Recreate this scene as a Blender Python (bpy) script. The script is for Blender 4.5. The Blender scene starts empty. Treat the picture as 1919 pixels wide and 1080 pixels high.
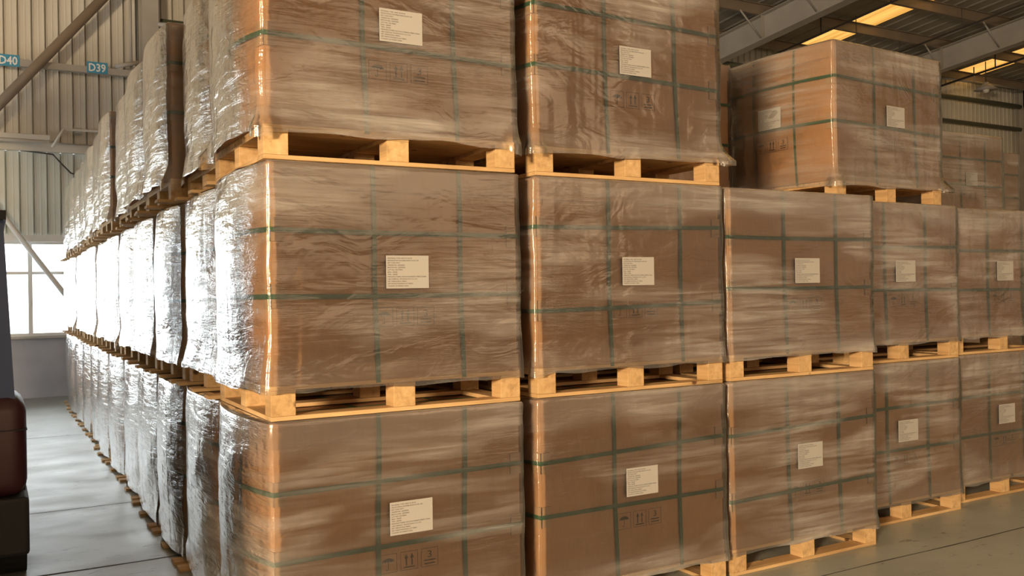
import bpy, bmesh, math, random
from mathutils import Vector, Matrix, noise as mnoise

SC = bpy.context.scene
COL = SC.collection
PI = math.pi

# ------------------------------------------------------------------ camera, world, light, exposure
def make_camera():
    f_px = 1707.3
    cam = bpy.data.cameras.new('camera')
    cam.sensor_width = 36.0
    cam.lens = f_px / 1919.0 * 36.0
    cam.clip_start = 0.05; cam.clip_end = 200
    o = bpy.data.objects.new('camera', cam); COL.objects.link(o)
    fw = Vector((0.49618, 0.86821, 0.0028)).normalized()
    r = Vector((0.86813, -0.49608, -0.0159)).normalized()
    u = r.cross(fw).normalized(); r = fw.cross(u)
    m = Matrix(((r.x, u.x, -fw.x), (r.y, u.y, -fw.y), (r.z, u.z, -fw.z))).to_4x4()
    m.translation = Vector((-0.9643, -3.6129, 1.5512))
    o.matrix_world = m
    SC.camera = o
make_camera()

w = bpy.data.worlds.new('World'); SC.world = w; w.use_nodes = True
bg = w.node_tree.nodes['Background']
# overcast sky, brighter on the side of the back windows than over the assumed, shaded loading side
_nt = w.node_tree
_tc = _nt.nodes.new('ShaderNodeTexCoord'); _sp = _nt.nodes.new('ShaderNodeSeparateXYZ'); _rp = _nt.nodes.new('ShaderNodeValToRGB')
_nt.links.new(_tc.outputs['Generated'], _sp.inputs[0]); _nt.links.new(_sp.outputs['Y'], _rp.inputs[0]); _nt.links.new(_rp.outputs[0], bg.inputs[0])
_rp.color_ramp.elements[0].position = 0.05; _rp.color_ramp.elements[0].color = (0.12, 0.088, 0.058, 1)
_rp.color_ramp.elements[1].position = 0.5; _rp.color_ramp.elements[1].color = (0.93, 0.97, 1.0, 1)
bg.inputs[1].default_value = 3.0

def area(name, loc, target, sx, sy, energy, color, spread=PI):
    l = bpy.data.lights.new(name, 'AREA'); l.shape = 'RECTANGLE'; l.size = sx; l.size_y = sy
    l.energy = energy; l.color = color; l.spread = spread
    o = bpy.data.objects.new(name, l); COL.objects.link(o)
    o.location = loc
    d = Vector(target) - Vector(loc)
    o.rotation_euler = d.to_track_quat('-Z', 'Y').to_euler()
    return o
# daylight outside the windows of the back wall
area('window_daylight', (-3.4, 12.75, 1.72), (-3.4, 0, 1.72), 9.3, 1.6, 210, (0.93, 0.97, 1.0))
# fill added outside the unseen aisle-side windows to brighten the row's film flanks
area('window_daylight', (-9.75, 4.6, 1.72), (0, 4.6, 1.72), 15.4, 1.5, 900, (0.90, 0.95, 1.0))
# warm area lamp added for assumed doorway sun, unseen; no doorway is modelled
area('assumed_warm_light', (-8.0, -7.4, 3.1), (1.8, 0.2, 1.5), 1.3, 1.3, 2000, (1.0, 0.74, 0.46))
# warm fill added behind the camera to brighten the right-hand columns
area('front_fill_light', (5.0, -13.5, 4.5), (4.0, 0.5, 1.8), 12.0, 5.0, 400, (1.0, 0.68, 0.40))

SC.view_settings.view_transform = 'Standard'
SC.view_settings.look = 'None'
SC.view_settings.gamma = 1.0
SC.view_settings.use_curve_mapping = False
SC.view_settings.exposure = 0.0

# ------------------------------------------------------------------ node helpers
def new_mat(name):
    m = bpy.data.materials.new(name); m.use_nodes = True
    nt = m.node_tree; nt.nodes.clear()
    out = nt.nodes.new('ShaderNodeOutputMaterial')
    return m, nt, out
class N:
    def __init__(s, nt): s.nt = nt
    def n(s, t, **kw):
        x = s.nt.nodes.new(t)
        for k, v in kw.items():
            if hasattr(x, k): setattr(x, k, v)
        return x
    def l(s, a, b): s.nt.links.new(a, b)
    def setv(s, sock, v):
        if hasattr(v, 'is_output') or isinstance(v, bpy.types.NodeSocket): s.l(v, sock)
        else: sock.default_value = v
    def coord(s, scale=(1, 1, 1), rot=(0, 0, 0), rnd=True):
        tc = s.n('ShaderNodeTexCoord'); mp = s.n('ShaderNodeMapping')
        mp.inputs['Scale'].default_value = scale; mp.inputs['Rotation'].default_value = rot
        s.l(tc.outputs['Object'], mp.inputs['Vector'])
        if rnd:
            oi = s.n('ShaderNodeObjectInfo'); ml = s.math('MULTIPLY', oi.outputs['Random'], 37.0)
            ad = s.n('ShaderNodeVectorMath', operation='ADD')
            s.l(mp.outputs[0], ad.inputs[0]); s.l(ml, ad.inputs[1])
            return ad.outputs[0]
        return mp.outputs[0]
    def noise(s, vec, scale=1, detail=3, rough=0.55, dist=0.0):
        x = s.n('ShaderNodeTexNoise'); s.l(vec, x.inputs['Vector'])
        x.inputs['Scale'].default_value = scale; x.inputs['Detail'].default_value = detail
        x.inputs['Roughness'].default_value = rough; x.inputs['Distortion'].default_value = dist
        return x.outputs['Fac']
    def math(s, op, a, b=0.0, c=None, clamp=False):
        x = s.n('ShaderNodeMath', operation=op); x.use_clamp = clamp
        s.setv(x.inputs[0], a); s.setv(x.inputs[1], b)
        if c is not None: s.setv(x.inputs[2], c)
        return x.outputs[0]
    def ramp(s, fac, stops):
        x = s.n('ShaderNodeValToRGB'); s.l(fac, x.inputs[0]); e = x.color_ramp.elements
        while len(e) < len(stops): e.new(0.5)
        for i, (p, c) in enumerate(stops):
            e[i].position = p
            e[i].color = c if len(c) == 4 else (*c, 1)
        return x.outputs[0]
    def maprange(s, v, a, b, c, d):
        x = s.n('ShaderNodeMapRange'); s.setv(x.inputs[0], v)
        for i, q in enumerate((a, b, c, d)): x.inputs[i + 1].default_value = q
        return x.outputs[0]
    def bump(s, h, strength=0.3, dist=0.01, normal=None):
        x = s.n('ShaderNodeBump'); x.inputs['Strength'].default_value = strength
        x.inputs['Distance'].default_value = dist; s.l(h, x.inputs['Height'])
        if normal is not None: s.l(normal, x.inputs['Normal'])
        return x.outputs[0]
    def mixrgb(s, fac, a, b, mode='MIX'):
        x = s.n('ShaderNodeMix', data_type='RGBA', blend_type=mode)
        s.setv(x.inputs[0], fac)
        for k, v in ((6, a), (7, b)):
            if isinstance(v, tuple): x.inputs[k].default_value = v if len(v) == 4 else (*v, 1)
            else: s.l(v, x.inputs[k])
        return x.outputs[2]

def principled(name, color, rough=0.6, metal=0.0, cfun=None, bfun=None, spec=0.5, rfun=None):
    m, nt, out = new_mat(name); g = N(nt)
    b = g.n('ShaderNodeBsdfPrincipled')
    b.inputs['Base Color'].default_value = (*color, 1); b.inputs['Roughness'].default_value = rough
    b.inputs['Metallic'].default_value = metal; b.inputs['Specular IOR Level'].default_value = spec
    if cfun: g.l(cfun(g), b.inputs['Base Color'])
    if rfun: g.l(rfun(g), b.inputs['Roughness'])
    if bfun: g.l(bfun(g), b.inputs['Normal'])
    g.l(b.outputs[0], out.inputs[0])
    return m

def mul(c, k): return tuple(x * k for x in c)
def var_color(c, scale, lo=0.8, hi=1.15, sc3=(1, 1, 1), rnd=True, detail=4):
    def f(g):
        n_ = g.noise(g.coord(sc3, rnd=rnd), scale, detail)
        return g.ramp(n_, [(0.3, mul(c, lo)), (0.7, mul(c, hi))])
    return f

KRAFT = (0.41, 0.222, 0.098)
def kraft_color(c):
    def f(g):
        n1 = g.noise(g.coord((1, 1, 1.5)), 1.6, 3)
        n2 = g.noise(g.coord((1, 1, 0.15)), 90, 2)
        base = g.ramp(n1, [(0.3, mul(c, 0.86)), (0.7, mul(c, 1.1))])
        fib = g.ramp(n2, [(0.3, (0.93, 0.93, 0.93)), (0.7, (1.05, 1.05, 1.05))])
        return g.mixrgb(1.0, base, fib, 'MULTIPLY')
    return f
def kraft_bump(g): 
    a = g.noise(g.coord((1, 1, 0.1)), 70, 2)
    b = g.noise(g.coord((1, 1, 0.6)), 5, 2)
    return g.bump(g.math('ADD', g.math('MULTIPLY', a, 0.04), b), 0.35, 0.02)
M = {}
M['kraft'] = principled('kraft_cardboard', KRAFT, 0.7, cfun=kraft_color(KRAFT), bfun=kraft_bump)
M['kraft_cap'] = principled('kraft_cap_cardboard', mul(KRAFT, 0.9), 0.7, cfun=kraft_color(mul(KRAFT, 0.92)), bfun=kraft_bump)
M['kraft_guard'] = principled('pale_kraft_guard', (0.36, 0.225, 0.12), 0.65)
M['strap'] = principled('green_strap', (0.018, 0.075, 0.03), 0.35, cfun=var_color((0.020, 0.082, 0.034), 25))
M['paper'] = principled('label_paper', (0.44, 0.425, 0.40), 0.6)
M['ink'] = principled('black_ink', (0.02, 0.018, 0.016), 0.6)
M['brown_ink'] = principled('brown_ink', (0.025, 0.013, 0.007), 0.8)

PINE = (0.66, 0.43, 0.20)
def wood_color(axis):
    sc = {'x': (1.5, 30, 30), 'y': (30, 1.5, 30)}[axis]
    def f(g):
        n1 = g.noise(g.coord(sc), 1.0, 4, 0.6, 0.3)
        n2 = g.noise(g.coord((1, 1, 1)), 4.0, 2)
        base = g.ramp(n1, [(0.25, mul(PINE, 0.66)), (0.5, PINE), (0.75, (0.76, 0.55, 0.30))])
        t = g.ramp(n2, [(0.3, (0.84, 0.80, 0.76)), (0.7, (1.05, 1.05, 1.05))])
        col = g.mixrgb(1.0, base, t, 'MULTIPLY')
        v = g.n('ShaderNodeTexVoronoi'); g.l(g.coord((6, 6, 6)), v.inputs['Vector']); v.inputs['Scale'].default_value = 1.0
        k = g.ramp(v.outputs['Distance'], [(0.07, (1, 1, 1)), (0.13, (0, 0, 0))])
        return g.mixrgb(k, col, (0.13, 0.055, 0.02))
    return f
M['wood'] = principled('pine_board', PINE, 0.7, cfun=wood_color('x'))
M['block'] = principled('pine_block', PINE, 0.75, cfun=wood_color('y'))

def film_material():
    m, nt, out = new_mat('stretch_film'); g = N(nt)
    rot = (0.05, -0.04, 0)
    vz = g.coord((1.3, 1.3, 24), rot)
    streak = g.noise(vz, 1.0, 5, 0.62, 0.5)
    vz2 = g.coord((5, 5, 95), (-0.10, 0.07, 0))
    fine = g.noise(vz2, 1.0, 3, 0.6, 0.7)
    folds = g.noise(g.coord((3.5, 3.5, 7), (0.3, 0.35, 0)), 1.0, 3, 0.5, 1.2)
    wm = g.maprange(g.noise(g.coord((2.2, 2.2, 3.2)), 1.0, 2), 0.42, 0.66, 0.12, 1.0)
    waves = g.noise(g.coord((5.5, 5.5, 1.1)), 1.0, 2, 0.5, 0.5)
    h = g.math('MULTIPLY', g.math('ADD', g.math('MULTIPLY', streak, 0.8), g.math('MULTIPLY', fine, 0.3)), wm)
    h = g.math('ADD', h, g.math('ADD', g.math('MULTIPLY', folds, 1.2), g.math('MULTIPLY', waves, 1.6)))
    # the flanks are crossed by tight slanting wrinkles
    tcn = g.n('ShaderNodeTexCoord'); sn = g.n('ShaderNodeSeparateXYZ'); g.l(tcn.outputs['Normal'], sn.inputs[0])
    flank = g.maprange(g.math('ABSOLUTE', sn.outputs['X']), 0.6, 0.95, 0.0, 1.0)
    cr = g.noise(g.coord((3, 4, 26), (0.42, 0.2, 0)), 1.0, 4, 0.62, 1.6)
    cr2 = g.noise(g.coord((3, 9, 13), (-0.5, 0.2, 0)), 1.0, 3, 0.6, 1.0)
    h = g.math('ADD', h, g.math('MULTIPLY', flank, g.math('ADD', g.math('MULTIPLY', cr, 0.9), g.math('MULTIPLY', cr2, 0.45))))
    nrm = g.bump(h, 0.42, 0.016)
    fr = g.n('ShaderNodeFresnel'); fr.inputs['IOR'].default_value = 1.45; g.l(nrm, fr.inputs['Normal'])
    inv = g.math('SUBTRACT', 1.0, g.math('MAXIMUM', g.math('SUBTRACT', fr.outputs[0], 0.025), 0.008))
    lay = g.math('SUBTRACT', 1.0, g.math('POWER', inv, 6.5), clamp=True)       # several wraps of film
    geo = g.n('ShaderNodeNewGeometry')
    # milkiness of the film: patches and streaks
    patch = g.noise(g.coord((1.3, 1.3, 4.0)), 1.0, 2, 0.5, 0.4)
    hz = g.math('MULTIPLY', g.maprange(streak, 0.38, 0.70, 0.04, 0.42), g.maprange(patch, 0.43, 0.65, 0.03, 1.0))
    sp = g.n('ShaderNodeSeparateXYZ'); g.l(g.coord((1, 1, 1), rnd=False), sp.inputs[0])   # double wraps at the top and the foot
    zz = g.math('ADD', sp.outputs['Z'], g.math('MULTIPLY', g.math('SUBTRACT', patch, 0.5), 0.12))
    ends = g.math('ADD', g.maprange(zz, 0.86, 0.93, 0.0, 0.10), g.maprange(zz, 0.17, 0.26, 0.05, 0.0))
    hz = g.math('ADD', g.math('ADD', hz, ends), 0.02, clamp=True)
    # light crosses more film at a slant, so the flanks look milkier
    dt = g.n('ShaderNodeVectorMath', operation='DOT_PRODUCT'); g.l(geo.outputs['Normal'], dt.inputs[0]); g.l(geo.outputs['Incoming'], dt.inputs[1])
    cosv = g.math('MAXIMUM', g.math('ABSOLUTE', dt.outputs['Value'], 0.0), 0.12)
    hz = g.math('SUBTRACT', 1.0, g.math('POWER', g.math('SUBTRACT', 1.0, hz), g.math('POWER', g.math('DIVIDE', 1.0, cosv), 1.1)), clamp=True)
    tr = g.n('ShaderNodeBsdfTransparent'); tr.inputs[0].default_value = (0.97, 0.97, 0.96, 1)
    df = g.n('ShaderNodeBsdfDiffuse'); df.inputs[0].default_value = (0.84, 0.82, 0.79, 1); g.l(nrm, df.inputs['Normal'])
    tl = g.n('ShaderNodeBsdfTranslucent'); tl.inputs[0].default_value = (0.84, 0.82, 0.79, 1)
    milk = g.n('ShaderNodeMixShader'); milk.inputs[0].default_value = 0.35; g.l(df.outputs[0], milk.inputs[1]); g.l(tl.outputs[0], milk.inputs[2])
    a = g.n('ShaderNodeMixShader'); g.l(hz, a.inputs[0]); g.l(tr.outputs[0], a.inputs[1]); g.l(milk.outputs[0], a.inputs[2])
    gl = g.n('ShaderNodeBsdfGlossy'); gl.inputs[0].default_value = (1, 1, 1, 1); gl.inputs['Roughness'].default_value = 0.16; g.l(nrm, gl.inputs['Normal'])
    b = g.n('ShaderNodeMixShader'); g.l(lay, b.inputs[0]); g.l(a.outputs[0], b.inputs[1]); g.l(gl.outputs[0], b.inputs[2])
    g.l(b.outputs[0], out.inputs[0])
    return m
M['film'] = film_material()

def floor_color(g):
    c = (0.33, 0.345, 0.31)
    v = g.coord((1, 1, 1), rnd=False)
    n1 = g.noise(v, 0.7, 5, 0.6, 0.3)
    n2 = g.noise(g.coord((2.0, 5.5, 1), rnd=False), 2.6, 6, 0.75, 0.8)
    base = g.ramp(n1, [(0.3, mul(c, 0.78)), (0.7, mul(c, 1.12))])
    scuff = g.ramp(n2, [(0.60, (1, 1, 1)), (0.66, (0.52, 0.50, 0.48))])
    return g.mixrgb(1.0, base, scuff, 'MULTIPLY')
def floor_rough(g):
    return g.maprange(g.noise(g.coord((1, 1.8, 1), rnd=False), 1.8, 5, 0.6), 0.3, 0.7, 0.30, 0.42)
def floor_bump(g):
    return g.bump(g.noise(g.coord((1, 1, 1), rnd=False), 3.0, 4), 0.05, 0.02)
M['floor'] = principled('painted_concrete_floor', (0.33, 0.345, 0.31), 0.3, cfun=floor_color, rfun=floor_rough, bfun=floor_bump)
M['joint'] = principled('floor_joint_dark', (0.05, 0.05, 0.045), 0.8)
M['cladding'] = principled('beige_cladding', (0.68, 0.66, 0.60), 0.45, cfun=var_color((0.68, 0.66, 0.60), 0.8, 0.86, 1.06, (1, 1, 0.3), False))
M['cladding_low'] = principled('grey_green_cladding', (0.68, 0.72, 0.68), 0.45, cfun=var_color((0.68, 0.72, 0.68), 0.8, 0.9, 1.05, (1, 1, 0.3), False))
M['plaster'] = principled('grey_plaster', (0.43, 0.44, 0.49), 0.85, cfun=var_color((0.43, 0.44, 0.49), 1.5, 0.82, 1.1, (1, 1, 1), False))
M['white_metal'] = principled('white_metal', (0.72, 0.72, 0.70), 0.4)
M['steel'] = principled('grey_painted_steel', (0.30, 0.285, 0.26), 0.5, cfun=var_color((0.30, 0.285, 0.26), 2, 0.85, 1.1))
M['steel_light'] = principled('light_grey_steel', (0.42, 0.40, 0.37), 0.5, cfun=var_color((0.42, 0.40, 0.37), 2, 0.88, 1.08))
M['steel_brown'] = principled('brown_grey_steel', (0.26, 0.21, 0.165), 0.5, cfun=var_color((0.26, 0.21, 0.165), 2, 0.85, 1.1))
M['dark_pipe'] = principled('dark_pipe', (0.06, 0.05, 0.045), 0.5)
M['green_pipe'] = principled('dull_green_steel', (0.10, 0.11, 0.075), 0.5)
M['roof'] = principled('grey_roof_sheet', (0.36, 0.34, 0.30), 0.55, cfun=var_color((0.36, 0.34, 0.30), 0.9, 0.85, 1.1, (1, 0.2, 1), False))
M['sign_blue'] = principled('blue_sign', (0.05, 0.32, 0.55), 0.5)
M['sign_white'] = principled('white_lettering', (0.85, 0.88, 0.9), 0.5)
M['maroon'] = principled('maroon_paint', (0.07, 0.022, 0.028), 0.4, cfun=var_color((0.07, 0.022, 0.028), 4, 0.8, 1.2))
M['black'] = principled('black_rubber', (0.016, 0.016, 0.018), 0.6)
M['navy'] = principled('blue_paint', (0.06, 0.10, 0.24), 0.4)
M['red_mark'] = principled('amber_plastic', (0.4, 0.1, 0.01), 0.3)

def glass_material():
    m, nt, out = new_mat('window_glass'); g = N(nt)
    tr = g.n('ShaderNodeBsdfTransparent'); tr.inputs[0].default_value = (0.95, 0.97, 0.97, 1)
    gl = g.n('ShaderNodeBsdfGlossy'); gl.inputs['Roughness'].default_value = 0.03
    fr = g.n('ShaderNodeFresnel'); fr.inputs['IOR'].default_value = 1.45
    mx = g.n('ShaderNodeMixShader'); g.l(fr.outputs[0], mx.inputs[0]); g.l(tr.outputs[0], mx.inputs[1]); g.l(gl.outputs[0], mx.inputs[2])
    g.l(mx.outputs[0], out.inputs[0]); return m
M['glass'] = glass_material()
def skylight_material():
    m, nt, out = new_mat('amber_skylight_sheet'); g = N(nt)
    e = g.n('ShaderNodeEmission'); e.inputs['Strength'].default_value = 1.3
    v = g.coord((9, 0.25, 1), rnd=False)
    g.l(g.ramp(g.noise(v, 1.0, 3), [(0.35, (0.62, 0.28, 0.05)), (0.62, (0.95, 0.52, 0.13))]), e.inputs[0])
    g.l(e.outputs[0], out.inputs[0]); return m
M['skylight'] = skylight_material()

# ------------------------------------------------------------------ mesh helpers
def to_mesh(bm, name, mats, smooth=False, angle=None):
    me = bpy.data.meshes.new(name)
    bm.normal_update(); bm.to_mesh(me); bm.free()
    for m in (mats if isinstance(mats, (list, tuple)) else [mats]): me.materials.append(m)
    if smooth:
        for p in me.polygons: p.use_smooth = True
    return me
def put(name, me, parent=None, loc=(0, 0, 0), rot=(0, 0, 0)):
    o = bpy.data.objects.new(name, me); COL.objects.link(o)
    o.location = loc; o.rotation_euler = rot
    if parent is not None: o.parent = parent
    return o
def tag(o, label=None, cat=None, group=None, kind=None):
    if label: o['label'] = label
    if cat: o['category'] = cat
    if group: o['group'] = group
    if kind: o['kind'] = kind
    return o
def empty(name, loc, label, cat, group=None, rz=0):
    o = bpy.data.objects.new(name, None); COL.objects.link(o); o.empty_display_size = 0.1
    o.location = loc; o.rotation_euler = (0, 0, rz)
    return tag(o, label, cat, group)
def box(bm, x0, x1, y0, y1, z0, z1, bevel=0.0, mi=0):
    vs = [bm.verts.new((x, y, z)) for z in (z0, z1) for y in (y0, y1) for x in (x0, x1)]
    fs = [bm.faces.new([vs[i] for i in f]) for f in ((0, 2, 3, 1), (4, 5, 7, 6), (0, 1, 5, 4), (2, 6, 7, 3), (0, 4, 6, 2), (1, 3, 7, 5))]
    for f in fs: f.material_index = mi
    if bevel:
        es = list({e for f in fs for e in f.edges})
        r = bmesh.ops.bevel(bm, geom=es, offset=bevel, segments=2, affect='EDGES', profile=0.5)
        for f in r['faces']: f.material_index = mi
def tube(bm, p0, p1, r, seg=12, r2=None, cap=True):
    p0 = Vector(p0); p1 = Vector(p1); d = (p1 - p0)
    q = d.to_track_quat('Z', 'Y'); r2 = r if r2 is None else r2
    a = [bm.verts.new(p0 + q @ Vector((r * math.cos(2 * PI * i / seg), r * math.sin(2 * PI * i / seg), 0))) for i in range(seg)]
    b = [bm.verts.new(p1 + q @ Vector((r2 * math.cos(2 * PI * i / seg), r2 * math.sin(2 * PI * i / seg), 0))) for i in range(seg)]
    for i in range(seg): bm.faces.new((a[i], a[(i + 1) % seg], b[(i + 1) % seg], b[i]))
    if cap: bm.faces.new(a[::-1]); bm.faces.new(b)
def polytube(bm, pts, r, seg=8):
    pts = [Vector(p) for p in pts]; rings = []
    for i, p in enumerate(pts):
        d = (pts[min(i + 1, len(pts) - 1)] - pts[max(i - 1, 0)]).normalized()
        q = d.to_track_quat('Z', 'Y')
        rings.append([bm.verts.new(p + q @ Vector((r * math.cos(2 * PI * k / seg), r * math.sin(2 * PI * k / seg), 0))) for k in range(seg)])
    for a, b in zip(rings, rings[1:]):
        for k in range(seg): bm.faces.new((a[k], a[(k + 1) % seg], b[(k + 1) % seg], b[k]))
    bm.faces.new(rings[0][::-1]); bm.faces.new(rings[-1])
def mbox(name, mat, parent, *dims, bevel=0.0, kind=None):
    bm = bmesh.new(); box(bm, *dims, bevel=bevel)
    o = put(name, to_mesh(bm, name, mat), parent)
    if kind: o['kind'] = kind
    return o
def mtube(name, mat, parent, p0, p1, r, seg=12, kind=None):
    bm = bmesh.new(); tube(bm, p0, p1, r, seg)
    o = put(name, to_mesh(bm, name, mat, True), parent)
    if kind: o['kind'] = kind
    return o
def text_mesh(s, mat, width=None, height=0.1, bold=0.0):
    cu = bpy.data.curves.new('lettering', 'FONT'); cu.body = s; cu.size = height; cu.resolution_u = 2; cu.offset = bold
    t = bpy.data.objects.new('lettering', cu); COL.objects.link(t)
    bpy.context.view_layer.update()
    dg = bpy.context.evaluated_depsgraph_get()
    me = bpy.data.meshes.new_from_object(t.evaluated_get(dg))
    bpy.data.objects.remove(t)
    if me.vertices:
        xs = [v.co.x for v in me.vertices]; x0, x1 = min(xs), max(xs)
        k = (width / (x1 - x0)) if width else 1.0
        for v in me.vertices: v.co.x = (v.co.x - x0) * k
    me.materials.clear(); me.materials.append(mat)
    return me
def add_text(bm, s, x, z, y, height, width=None, mi=0, bold=0.0):
    me = text_mesh(s, M['ink'], width, height, bold)
    vs = [bm.verts.new((x + v.co.x, y, z + v.co.y)) for v in me.vertices]
    for p in me.polygons:
        try: f = bm.faces.new([vs[i] for i in p.vertices]); f.material_index = mi
        except ValueError: pass
    bpy.data.meshes.remove(me)

# ------------------------------------------------------------------ pallet load
HX, HY, PH, TOP = 0.562, 0.443, 0.14, 1.038      # half width, half depth, pallet height, top of the carton
BULGE = 0.050
def bulge(z, k=1.0):
    rel = min(1, max(0, (z - PH) / (TOP - PH)))
    return k * BULGE * (0.45 + 0.55 * math.sin(PI * (0.06 + 0.88 * rel)) ** 0.7)
def section(n_side, off=0.0, b=BULGE):
    """closed outline of the bulging carton, as (x, y, nx, ny, corner weight)"""
    out = []
    def q(i): 
        t = i / n_side
        return -1 + 2 * (0.2 * t + 0.8 * (0.5 - 0.5 * math.cos(PI * t)))
    for side in range(4):
        for i in range(n_side):
            s = q(i); cw = abs(s) ** 6
            bx = b * (1 - abs(s) ** 2.4)
            if side == 0: x, y, nx, ny = s * HX, -HY, 0, -1
            elif side == 1: x, y, nx, ny = HX + bx * 0.25, s * HY, 1, 0
            elif side == 2: x, y, nx, ny = -s * HX, HY, 0, 1
            else: x, y, nx, ny = -HX - bx, -s * HY, -1, 0
            if i == 0: nx, ny = {0: (-1, -1), 1: (1, -1), 2: (1, 1), 3: (-1, 1)}[side]
            out.append((x + nx * off, y + ny * off, nx, ny, cw))
    return out
def loft(bm, rows, close_top=False, close_bot=False):
    vr = [[bm.verts.new(p) for p in r] for r in rows]
    n = len(rows[0])
    for a, b in zip(vr, vr[1:]):
        for i in range(n): bm.faces.new((a[i], a[(i + 1) % n], b[(i + 1) % n], b[i]))
    if close_top: bm.faces.new(vr[-1])
    if close_bot: bm.faces.new(vr[0][::-1])
    return vr
def carton_part(z0, z1, off, rows, cap_top, cap_bot, seed, thick=False, kb=1.0):
    bm = bmesh.new(); R = []
    for i in range(rows + 1):
        z = z0 + (z1 - z0) * i / rows
        sec = section(14, off, bulge(z, kb))
        row = []
        for (x, y, nx, ny, cw) in sec:
            d = 0.0035 * mnoise.noise(Vector((x * 3 + seed * 7, y * 3, z * 3))) * (1 - cw)
            if nx == 0: d = -abs(d) * 0.6
            row.append((x + nx * d, y + ny * d, z))
        R.append(row)
    loft(bm, R, cap_top, cap_bot)
    return bm
def flat_smooth(me, ang=35):
    for p in me.polygons: p.use_smooth = abs(p.normal.z) < 0.5
    try: me.set_sharp_from_angle(angle=math.radians(ang))
    except Exception: pass
    return me

def film_bm(seed, n_side=30, hem=0.112, spike=1.0, kb=1.0, tight=False):
    rnd = random.Random(seed * 13 + 5); bm = bmesh.new(); R = []
    zs = [hem, hem + 0.008, 0.06, 0.09, 0.125, 0.14, 0.155, 0.17, 0.19, 0.215, 0.24] + [0.27 + i * (1.0 - 0.27) / 26 for i in range(27)] + [1.02, 1.034, 1.041]
    zs = sorted(set(round(z, 4) for z in zs if z >= hem))
    sv = Vector((seed * 3.7, seed * 1.3, seed * 5.1))
    sidefl = 0.022 if (tight or seed <= 3) and hem > 0.1 else 0.0
    fl = [rnd.uniform(0.5, 1.3) for _ in range(4)]
    base = section(n_side, 0, BULGE)
    for k, z in enumerate(zs):
        row = []
        for j, (x0, y0, nx0, ny0, cw) in enumerate(base):
            side = j // n_side
            sec_b = bulge(z, kb)
            s = (j % n_side)
            if side in (1, 3):
                x = (x0 - math.copysign(1, x0) * HX) / BULGE * sec_b + math.copysign(1, x0) * HX; y = y0
            else: x, y = x0, y0
            nx, ny = nx0, ny0
            off = 0.0135
            # long pulled folds, mostly horizontal and a bit slanted
            along = (x if side in (0, 2) else y)
            slant = {0: 0.10, 1: 0.14, 2: -0.1, 3: 0.16}[side] * along
            f1 = mnoise.noise(Vector((x * 2.2, y * 2.2, (z + slant) * 16)) + sv)
            f2 = mnoise.noise(Vector((x * 5, y * 5, (z - slant) * 6)) + sv * 2)
            amp = 0.0025 if side == 0 else 0.0065
            off += amp * (0.5 + 0.5 * f1) + amp * 0.7 * (0.5 + 0.5 * f2)
            if side in (1, 3):   # slack diagonal swags on the flanks
                f3 = mnoise.noise(Vector((1.5 * y + seed, (z + 0.55 * y) * 5.5, seed * 2.1)))
                off += 0.012 * max(0, f3)
            # flare at the pallet deck
            t = max(0.0, (0.235 - z) / 0.11); t = min(1.0, t)
            flare = 0.010 * t * (0.5 + 0.5 * mnoise.noise(Vector((x * 7, y * 7, seed))))
            c4 = cw ** 3
            near = (1 if x > 0 else 0) + (2 if y > 0 else 0)
            flare += (0.030 if (tight or seed in (3, 6)) else 0.014) * spike * fl[near] * t * t * c4
            if side == 3: flare += sidefl * t ** 0.7 * (0.55 + 0.9 * mnoise.noise(Vector((y * 5, seed, 4.4))))
            off += flare
            if s == 0: off *= 0.85
            zz = z
            if k == 0:
                zz = z + 0.014 * mnoise.noise(Vector((x * 6, y * 6, seed * 3))) - (0.03 if (tight or seed == 3) else 0.010) * spike * fl[near] * c4
            if k == len(zs) - 1: off -= 0.004
            ox, oy = off, off
            if ny > 0 or tight: oy = min(oy, 0.021)
            if nx > 0: ox = min(ox, 0.07 if (seed == 6 and not tight) else 0.02)
            row.append((x + nx * ox, y + ny * oy, zz))
        R.append(row)
    # rim folded in on top of the lid
    R.append([(x * 0.90, y * 0.88, 1.0425) for (x, y, _, _, _) in base])
    loft(bm, R)
    return bm

def ribbon(pts, nrm, width_dir, w_, th=0.0016, closed=True):
    """flat band through pts; nrm outward per point, width_dir constant or per point"""
    bm = bmesh.new(); rings = []
    for i, (p, n_) in enumerate(zip(pts, nrm)):
        p = Vector(p); n_ = Vector(n_).normalized(); wd = Vector(width_dir)
        rings.append([bm.verts.new(p + wd * (s * w_ / 2) + n_ * t) for s, t in ((-1, 0), (1, 0), (1, th), (-1, th))])
    m_ = len(rings)
    for i in range(m_ if closed else m_ - 1):
        a, b = rings[i], rings[(i + 1) % m_]
        for k in range(4): bm.faces.new((a[k], a[(k + 1) % 4], b[(k + 1) % 4], b[k]))
    if not closed: bm.faces.new(rings[0][::-1]); bm.faces.new(rings[-1])
    bmesh.ops.recalc_face_normals(bm, faces=bm.faces[:])
    return bm
def strap_h(z, tilt, kb=1.0, sag=0.0):
    sec = section(14, 0.0074, bulge(z, kb))
    pts = [(x, y, z + tilt * x + sag * math.sin(3 * x + 2 * y)) for (x, y, nx, ny, cw) in sec]
    return ribbon(pts, [(nx, ny, 0) for (_, _, nx, ny, _) in sec], (0, 0, 1), 0.020)
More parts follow.
